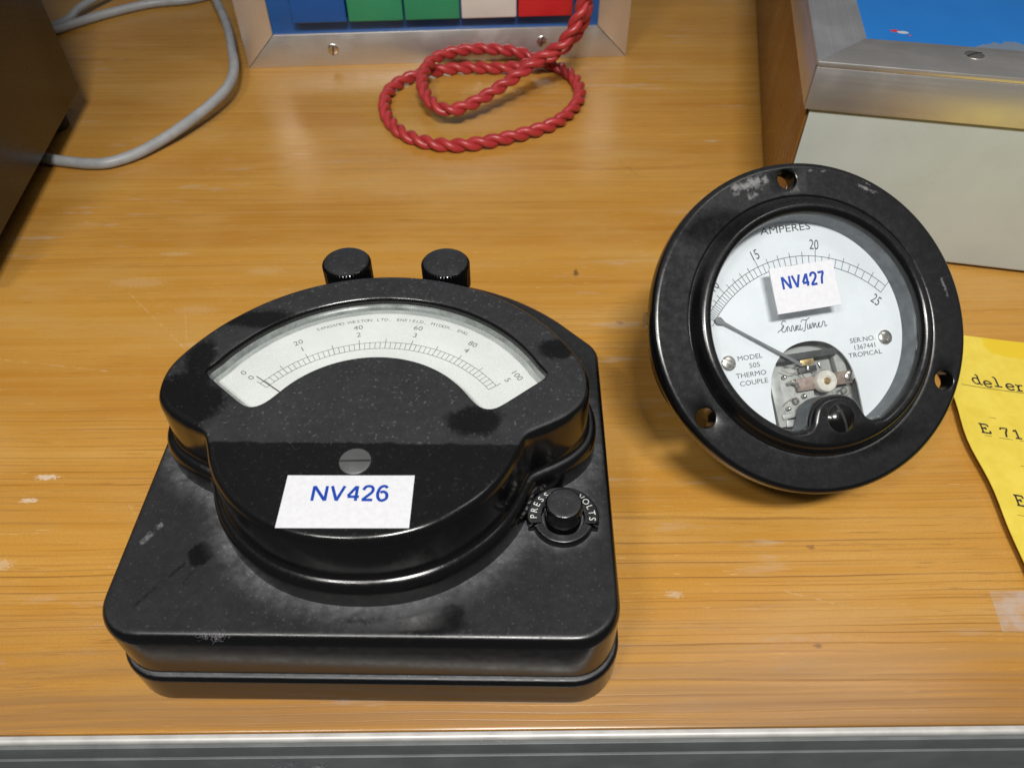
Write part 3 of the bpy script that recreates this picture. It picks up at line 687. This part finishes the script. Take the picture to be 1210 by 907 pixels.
# ================================================================== red twisted lead
rope = [(43.5, 448.2, 96), (41.5, 432, 88), (38, 409, 70), (36.0, 399.4, 51.0), (27.4, 394.8, 33.0), (15.4, 393.1, 25.0), (-2.2, 383.2, 16.5), (-19.6, 371.3, 11.2), (-32.2, 365.5, 10.2),
        (-42.9, 375.9, 10.4), (-48.4, 400.6, 10.6), (-42.0, 425.5, 10.4), (-22.1, 438.2, 9.6), (0.0, 438.0, 8.5), (12.2, 435.8, 5.5), (19.6, 433.4, 3.7), (27.6, 427.2, 3.5),
        (35.4, 412.5, 3.5), (35.9, 390.0, 3.5), (21.8, 364.6, 3.5), (-6.4, 348.5, 3.5), (-31.4, 342.8, 3.5), (-53.3, 352.7, 3.5), (-66.0, 374.3, 3.5), (-67.0, 399.6, 3.5),
        (-54.9, 417.7, 3.5), (-31.5, 427.3, 3.5), (-4.8, 427.3, 3.6), (8.2, 426.0, 6.0), (18.9, 422.2, 11), (29.3, 420.1, 19.0), (37.1, 420.2, 29.0), (39.0, 414.5, 42.0), (41.5, 420, 56), (46, 434, 66), (48.5, 448.4, 69)]
rp = empty('twisted_lead', (-10, 390, 0)); tag(rp, 'red twisted two-strand lead coiled in loops on the bench', 'cable')
path = resample([(x+10, y-390, z) for x, y, z in catmull(rope, 14, False)], 950, False)
PV = [Vector(p) for p in path]
M_red = plain('red plastic insulation', (.40, .034, .036), .36, 0, .10, 200)
u = Vector((0, 0, 1)); s_len = 0; fr = []
for i, p in enumerate(PV):
    t = (PV[min(i+1, len(PV)-1)]-PV[max(i-1, 0)]).normalized(); u = (u-t*u.dot(t)).normalized(); fr.append((p, u.copy(), t.cross(u), s_len))
    if i < len(PV)-1: s_len += (PV[i+1]-p).length
for ph in (0, math.pi):
    sp = [p+(uu*math.cos(2*math.pi*s/17+ph)+vv*math.sin(2*math.pi*s/17+ph)  )*1.6 for p, uu, vv, s in fr]
    bm = bmesh.new(); tube(bm, sp, 1.92, 12); link('strand', bm, M_red, rp, 80)

# ================================================================== grey cables at the left
M_cab = plain('grey cable sheath', (.31, .32, .33), .42, 0, .08, 150)
def cable(name, pts, r, label):
    c = [sum(p[i] for p in pts)/len(pts) for i in (0, 1)]
    bm = bmesh.new(); tube(bm, catmull([(p[0]-c[0], p[1]-c[1], p[2]) for p in pts], 12, False), r, 16)
    o = link(name, bm, M_cab, None, 80); o.location = (c[0]*MM, c[1]*MM, 0); tag(o, label, 'cable'); return o
cable('grey_cable', [(-222, 590, 8), (-210.1, 556.1, 9), (-189.8, 512, 9.5), (-172.7, 472.7, 9.5), (-160.6, 437.5, 9.2), (-153.8, 413.9, 9), (-152.0, 393, 9), (-156.9, 374.4, 8), (-166.6, 356.3, 6), (-175.2, 345, 4.2),
      (-183.8, 334.9, 3.3), (-193.7, 328.0, 3.0), (-203.6, 326.8, 3.0), (-214.7, 328.6, 3.0), (-223.8, 330.8, 3.0), (-243, 337, 3.0), (-270, 344, 3.0)], 2.65,
      'smooth grey cable bending beside the console and running under the dark case')
cable('grey_cable', [(-300, 462, 2.9), (-285, 478, 2.9), (-270, 495.3, 2.9), (-255.7, 508.6, 2.9), (-236.4, 522, 2.9), (-212, 529, 2.9), (-197, 545, 2.9), (-190, 570, 2.9)], 2.7,
      'dim grey cable lying in shade behind the dark case')
cable('grey_cable', [(-297, 474, 2.3), (-282, 496, 2.6), (-276, 508, 6), (-264, 535, 7.4), (-250, 570, 4)], 2.3, 'thin grey cable leaning steeply in the far left corner of the bench')

# ================================================================== dark case at the left edge
P1, P2 = Vector((-225.2, 382.8)), Vector((-208.5, 254.6)); dv = (P2-P1).normalized()
dk = empty('dark_case', (P1.x, P1.y, 0), (0, 0, math.atan2(dv.y, dv.x)+math.pi/2))
tag(dk, 'dark brown-black metal case standing at the left edge of the bench', 'case')
nb = NB('dark bronze paint'); f = nb.noise(nb.coord(), 1400, 3); M_dk = nb.set(nb.mix(f, (.020, .018, .015), (.045, .040, .033)), nb.mr(f, .3, .7, .26, .40), 0.25)
boxo('body', (-190, 0, -155, 0, 13, 420), M_dk, dk, .8)
for x in (-178, -14):
    for y in (-141, -14): link('foot', lathe([(6, 0), (7, .5), (7, 13.2), (0, 13.2)], 24, off=(x, y)), M_slot, dk)

# ================================================================== console at the right
rb = empty('sloped_console', (110.9, 268, 0), (0, 0, R(-11.3))); rb.name = 'desk_console'
tag(rb, 'pale grey desk console with aluminium trim, blue top panel and wooden side', 'console')
M_cream = plain('pale grey enamel', (.43, .465, .435), .30, 0, .05, 30)
bm = prism(rounded([(-1.9, 1.6, 1.2), (300, 1.6, 1.0), (300, 77.8, 1), (-.9, 77.8, 1)]), 'x', 0, 230); link('body', bm, M_cream, rb, 40)
M_cheek = wood('brown stained side', (.46, .38, .40), False)
bm = box(bmesh.new(), -1.0, -.1, .6, 300, .6, 77.9, .2); ck = link('side_panel', bm, M_cheek, rb); ck['label'] = 'brown wooden side panel'
for x in (20, 200):
    for y in (20, 280): link('foot', lathe([(6, 0), (6.5, .2), (6.5, 1.7), (0, 1.7)], 20, off=(x, y)), M_slot, rb)
# aluminium angle: top face and hanging lip, mitred at the corner
bm = prism([(-2.2, -2.6), (230, -2.6), (230, 20.5), (16.9, 20.5)], 'z', 78.2, 80.2, .25); box(bm, -2.2, 230, -2.6, -1.1, 62.4, 78.1, .2); link('trim_strip', bm, M_alu, rb)
bm = prism([(-2.5, -2.3), (16.6, 20.8), (16.6, 300), (-2.5, 300)], 'z', 78.2, 80.2, .25); box(bm, -2.5, -1.0, -.1, 300, 62.4, 78.1, .2); link('trim_strip', bm, M_alu_y, rb)
nb = NB('chipped blue panel'); co_ = nb.coord(); x, y, z_ = nb.sep(co_)
ed = nb.m('MULTIPLY', nb.m('SUBTRACT', nb.noise(co_, 300, 4, .65), .5), 1.5)
c = nb.mix(nb.noise(co_, 50, 3), (.012, .13, .42), (.018, .16, .48))
for (cx, cy, rx, ry, cc) in ((.0600, .0225, .0060, .0042, (.13, .17, .225)), (.0690, .0262, .0080, .0052, (.13, .17, .225)), (.0765, .0255, .0070, .006, (.13, .17, .225)), (.0285, .0330, .0017, .0013, (.45, .03, .03)), (.0312, .0322, .0022, .0013, (.40, .42, .46)), (.0335, .0298, .0006, .0006, (.45, .03, .03))):
    c = nb.mix(nb.mr(nb.m('ADD', nb.ell(x, y, (cx, cy), (rx, ry)), ed), .85, 1.0, 1, 0), c, cc)
boxo('top_panel', (15.5, 230, 19.6, 300, 77.9, 78.8), nb.set(c, .35), rb, .05)
slotted_screw('trim_screw', (52.5, 13.2), 80.15, 3.4, .35, M_nickel, M_slot, rb, R(35), .4, .12)

# ================================================================== yellow typed card
cd = empty('index_card', (200, 150, 0)); tag(cd, 'yellow typed index card lying partly under the round meter at right', 'card')
TL, TR, BL = Vector((155.0, 211.6)), Vector((262, 194.5)), Vector((145.8, 86)); nx, ny = 24, 30
def cardz(u, v):
    wav = .5*math.sin(v*7.0+.5)*math.exp(-u*7)
    return .5+3.4*math.exp(-u*6.5)*(0.55+.45*math.sin(math.pi*min(1, v*1.05)))+wav*.6
def cardp(u, v):
    p = TL+(TR-TL)*u+(BL-TL)*v; wob = (.7*math.sin(v*11)+.45*math.sin(v*23+1))*math.exp(-u*20); return (p.x+wob-200, p.y-150, cardz(u, v))
bm = bmesh.new(); gr = [[bm.verts.new(cardp(i/nx, j/ny)) for i in range(nx+1)] for j in range(ny+1)]
for j in range(ny):
    for i in range(nx): bm.faces.new((gr[j][i], gr[j+1][i], gr[j+1][i+1], gr[j][i+1]))
bm.faces.ensure_lookup_table()
for f_ in bm.faces: f_.normal_update()
if bm.faces[0].normal.z < 0: bmesh.ops.reverse_faces(bm, faces=bm.faces[:])
ex = bmesh.ops.extrude_face_region(bm, geom=bm.faces[:])
for v in ex['geom']:
    if isinstance(v, bmesh.types.BMVert): v.co.z -= .3
nb = NB('yellow card stock'); co_ = nb.coord(); x, y, z_ = nb.sep(co_)
f = nb.noise(co_, 120, 5, .65)
c = nb.mix(nb.mr(f, .3, .7), (.70, .53, .055), (.78, .61, .085))
# glue stain along the top
bx_ = nb.m('ADD', nb.m('ADD', y, nb.m('MULTIPLY', x, .16)), nb.m('MULTIPLY', nb.m('SUBTRACT', nb.noise(co_, 220, 3), .5), .004))
st = nb.m('MULTIPLY', nb.mr(bx_, .0445, .0455), nb.mr(nb.m('ADD', x, nb.m('MULTIPLY', nb.m('SUBTRACT', f, .5), .01)), -.024, -.0215))
c = nb.mix(nb.m('MULTIPLY', st, .85), c, (.72, .50, .01))
pap = link('sheet', bm, nb.set(c, .6), cd, 50)
# typed characters: slab-serif strokes on a 1 x 1 grid
TY = {'d': [[(.62, 1.0), (.62, .05), (.80, .02)], [(.45, 1.0), (.62, 1.0)], [(.62, .5), (.45, .64), (.22, .60), (.10, .34), (.22, .06), (.45, .02), (.62, .16)]],
      'e': [[(.10, .36), (.66, .36), (.58, .58), (.38, .66), (.18, .56), (.09, .32), (.20, .08), (.42, .0), (.66, .12)]],
      'l': [[(.20, 1.0), (.42, 1.0), (.42, .02)], [(.12, .02), (.72, .02)]],
      'r': [[(.12, .62), (.30, .62), (.30, .02)], [(.10, .02), (.52, .02)], [(.30, .42), (.46, .62), (.70, .60)]],
      'E': [[(.20, .95), (.20, .04)], [(.05, .97), (.74, .97), (.74, .74)], [(.20, .52), (.54, .52)], [(.50, .66), (.50, .38)], [(.05, .02), (.78, .02), (.78, .30)]],
      '7': [[(.12, .76), (.12, .96), (.72, .96), (.50, .55), (.40, .0)]],
      '1': [[(.18, .74), (.42, .96), (.42, .02)], [(.18, .02), (.66, .02)]]}
ink = Ink(); rt = R(-6.0)
def cz(x, y):
    p = Vector((x, y))-TL; a, b = TR-TL, BL-TL; D = a.x*b.y-a.y*b.x; u = (p.x*b.y-p.y*b.x)/D; v = (a.x*p.y-a.y*p.x)/D; return cardz(max(u, 0), v)
def typed(ch, x, y, wd, ht):
    for st_ in TY[ch]:
        pts = catmull(st_, 3, False) if ch in 'de' else resample(st_, 8, False)
        q = [((px-.4)*wd*math.cos(rt)-(py-.5)*ht*math.sin(rt)+x, (px-.4)*wd*math.sin(rt)+(py-.5)*ht*math.cos(rt)+y) for px, py in pts]
        b = len(ink.v); ink.stroke([(a-200, c_-150) for a, c_ in q], .62, 0)
        for k in range(b, len(ink.v)): vx, vy, vz = ink.v[k]; ink.v[k] = (vx, vy, cz(vx+200, vy+150)+.07+vz)
M_type = plain('typewriter ink', (.025, .022, .02), .6, 0, .3, 900)
for ch, x, y in (('d', 165.2, 185.6), ('e', 168.9, 184.3), ('l', 172.4, 184.7), ('e', 176.6, 183.3), ('r', 179.8, 182.9)): typed(ch, x, y, 4.4, 4.6)
ink.build('typed_line', M_type, cd); ink = Ink()
for ch, x, y in (('E', 158.2, 162.4), ('7', 164.8, 161.2), ('1', 168.8, 160.8)): typed(ch, x, y, 4.3, 4.0)
ink.build('typed_line', M_type, cd); ink = Ink()
for ch, x, y in (('E', 157.2, 133.8), ('3', 160, 133)):
    if ch in TY: typed(ch, x, y, 4.0, 4.0)
ink.build('typed_line', M_type, cd)
ink = Ink()
def rule(p, q, dash, wd):
    n = 40; pts = [(p[0]+(q[0]-p[0])*k/n, p[1]+(q[1]-p[1])*k/n) for k in range(n+1)]
    for k in range(n):
        if dash and rnd.random() < dash: continue
        b = len(ink.v); ink.stroke([(a-200, c_-150) for a, c_ in pts[k:k+2]], wd, 0)
        for m_ in range(b, len(ink.v)): vx, vy, vz = ink.v[m_]; ink.v[m_] = (vx, vy, cz(vx+200, vy+150)+.06)
for (p, q, dsh, wd) in (((158.5, 182.6), (250, 170.6), 0, .32), ((157.5, 168.2), (250, 157), .55, .2), ((157, 159.4), (250, 148), .30, .22), ((157, 148.2), (250, 137.5), .4, .2), ((155.5, 138), (250, 127), .8, .18), ((154, 128.4), (250, 118), .35, .2), ((153.6, 118.5), (250, 108), .6, .2)):
    rule(p, q, dsh, wd)
ink.build('ruled_lines', plain('olive rule ink', (.16, .13, .025), .6, 0, .4, 700), cd)

# ================================================================== clear tape scrap and lint
nb = NB('cloudy tape'); f = nb.noise(nb.coord(), 160, 4)
nb.put(nb.b.inputs['Alpha'], nb.mr(f, .35, .65, .05, .22)); M_tape = nb.set((.70, .66, .66), .25)
bm = prism(rounded([(-20, -6.2, .4), (20, -6.2, .4), (20, 6.2, .4), (-18.4, 6.0, .4)]), 'z', .06, .14)
o = link('tape_scrap', bm, M_tape, None, 0); o.location = (.1548, .0986, 0)
tag(o, 'cloudy strip of clear tape stuck to the wood below the yellow card', 'tape')
M_lint = plain('grey lint', (.42, .41, .44), .9, 0, .2, 900)
def lint(loc, sx, sy, sz, nfib, label, seed, r=.012):
    q = random.Random(seed); bm = bmesh.new()
    for k in range(nfib):
        p = Vector((q.gauss(0, sx), q.gauss(0, sy), abs(q.gauss(0, sz))+.05)); d = Vector((q.gauss(0, 1), q.gauss(0, 1), q.gauss(0, .5))).normalized()
        pts = [p.copy()]
        for j in range(4):
            d = (d+Vector((q.gauss(0, .55), q.gauss(0, .55), q.gauss(0, .4)))).normalized(); p = p+d*q.uniform(.08, .26); p.z = max(p.z, .05); pts.append(p.copy())
        tube(bm, pts, r, 3, False)
    o = link('lint_tuft', bm, M_lint, None, 0); o.location = [a*MM for a in loc]; tag(o, label, 'lint', 'grey lint tufts'); return o
lint((-44.0, 74.3, 0), 1.1, .6, .9, 260, 'grey lint tuft on the wood in front of the square meter', 1)
lint((-68.2, 76.6, 32.4), 1.5, .8, .35, 170, 'wispy lint tuft on the front top edge of the square meter base', 2)
o = lint((-58.5, 61.3, -14), 2.6, .5, 3.2, 420, 'dark fluffy lint tuft clinging to the grey rail below the bench edge', 3)
o.data.materials[0] = plain('purple grey lint', (.13, .12, .15), .9)
lint((-50.5, 61.3, -15), .9, .4, 1.3, 120, 'small pale lint tuft on the grey rail beside the dark fluff', 4)
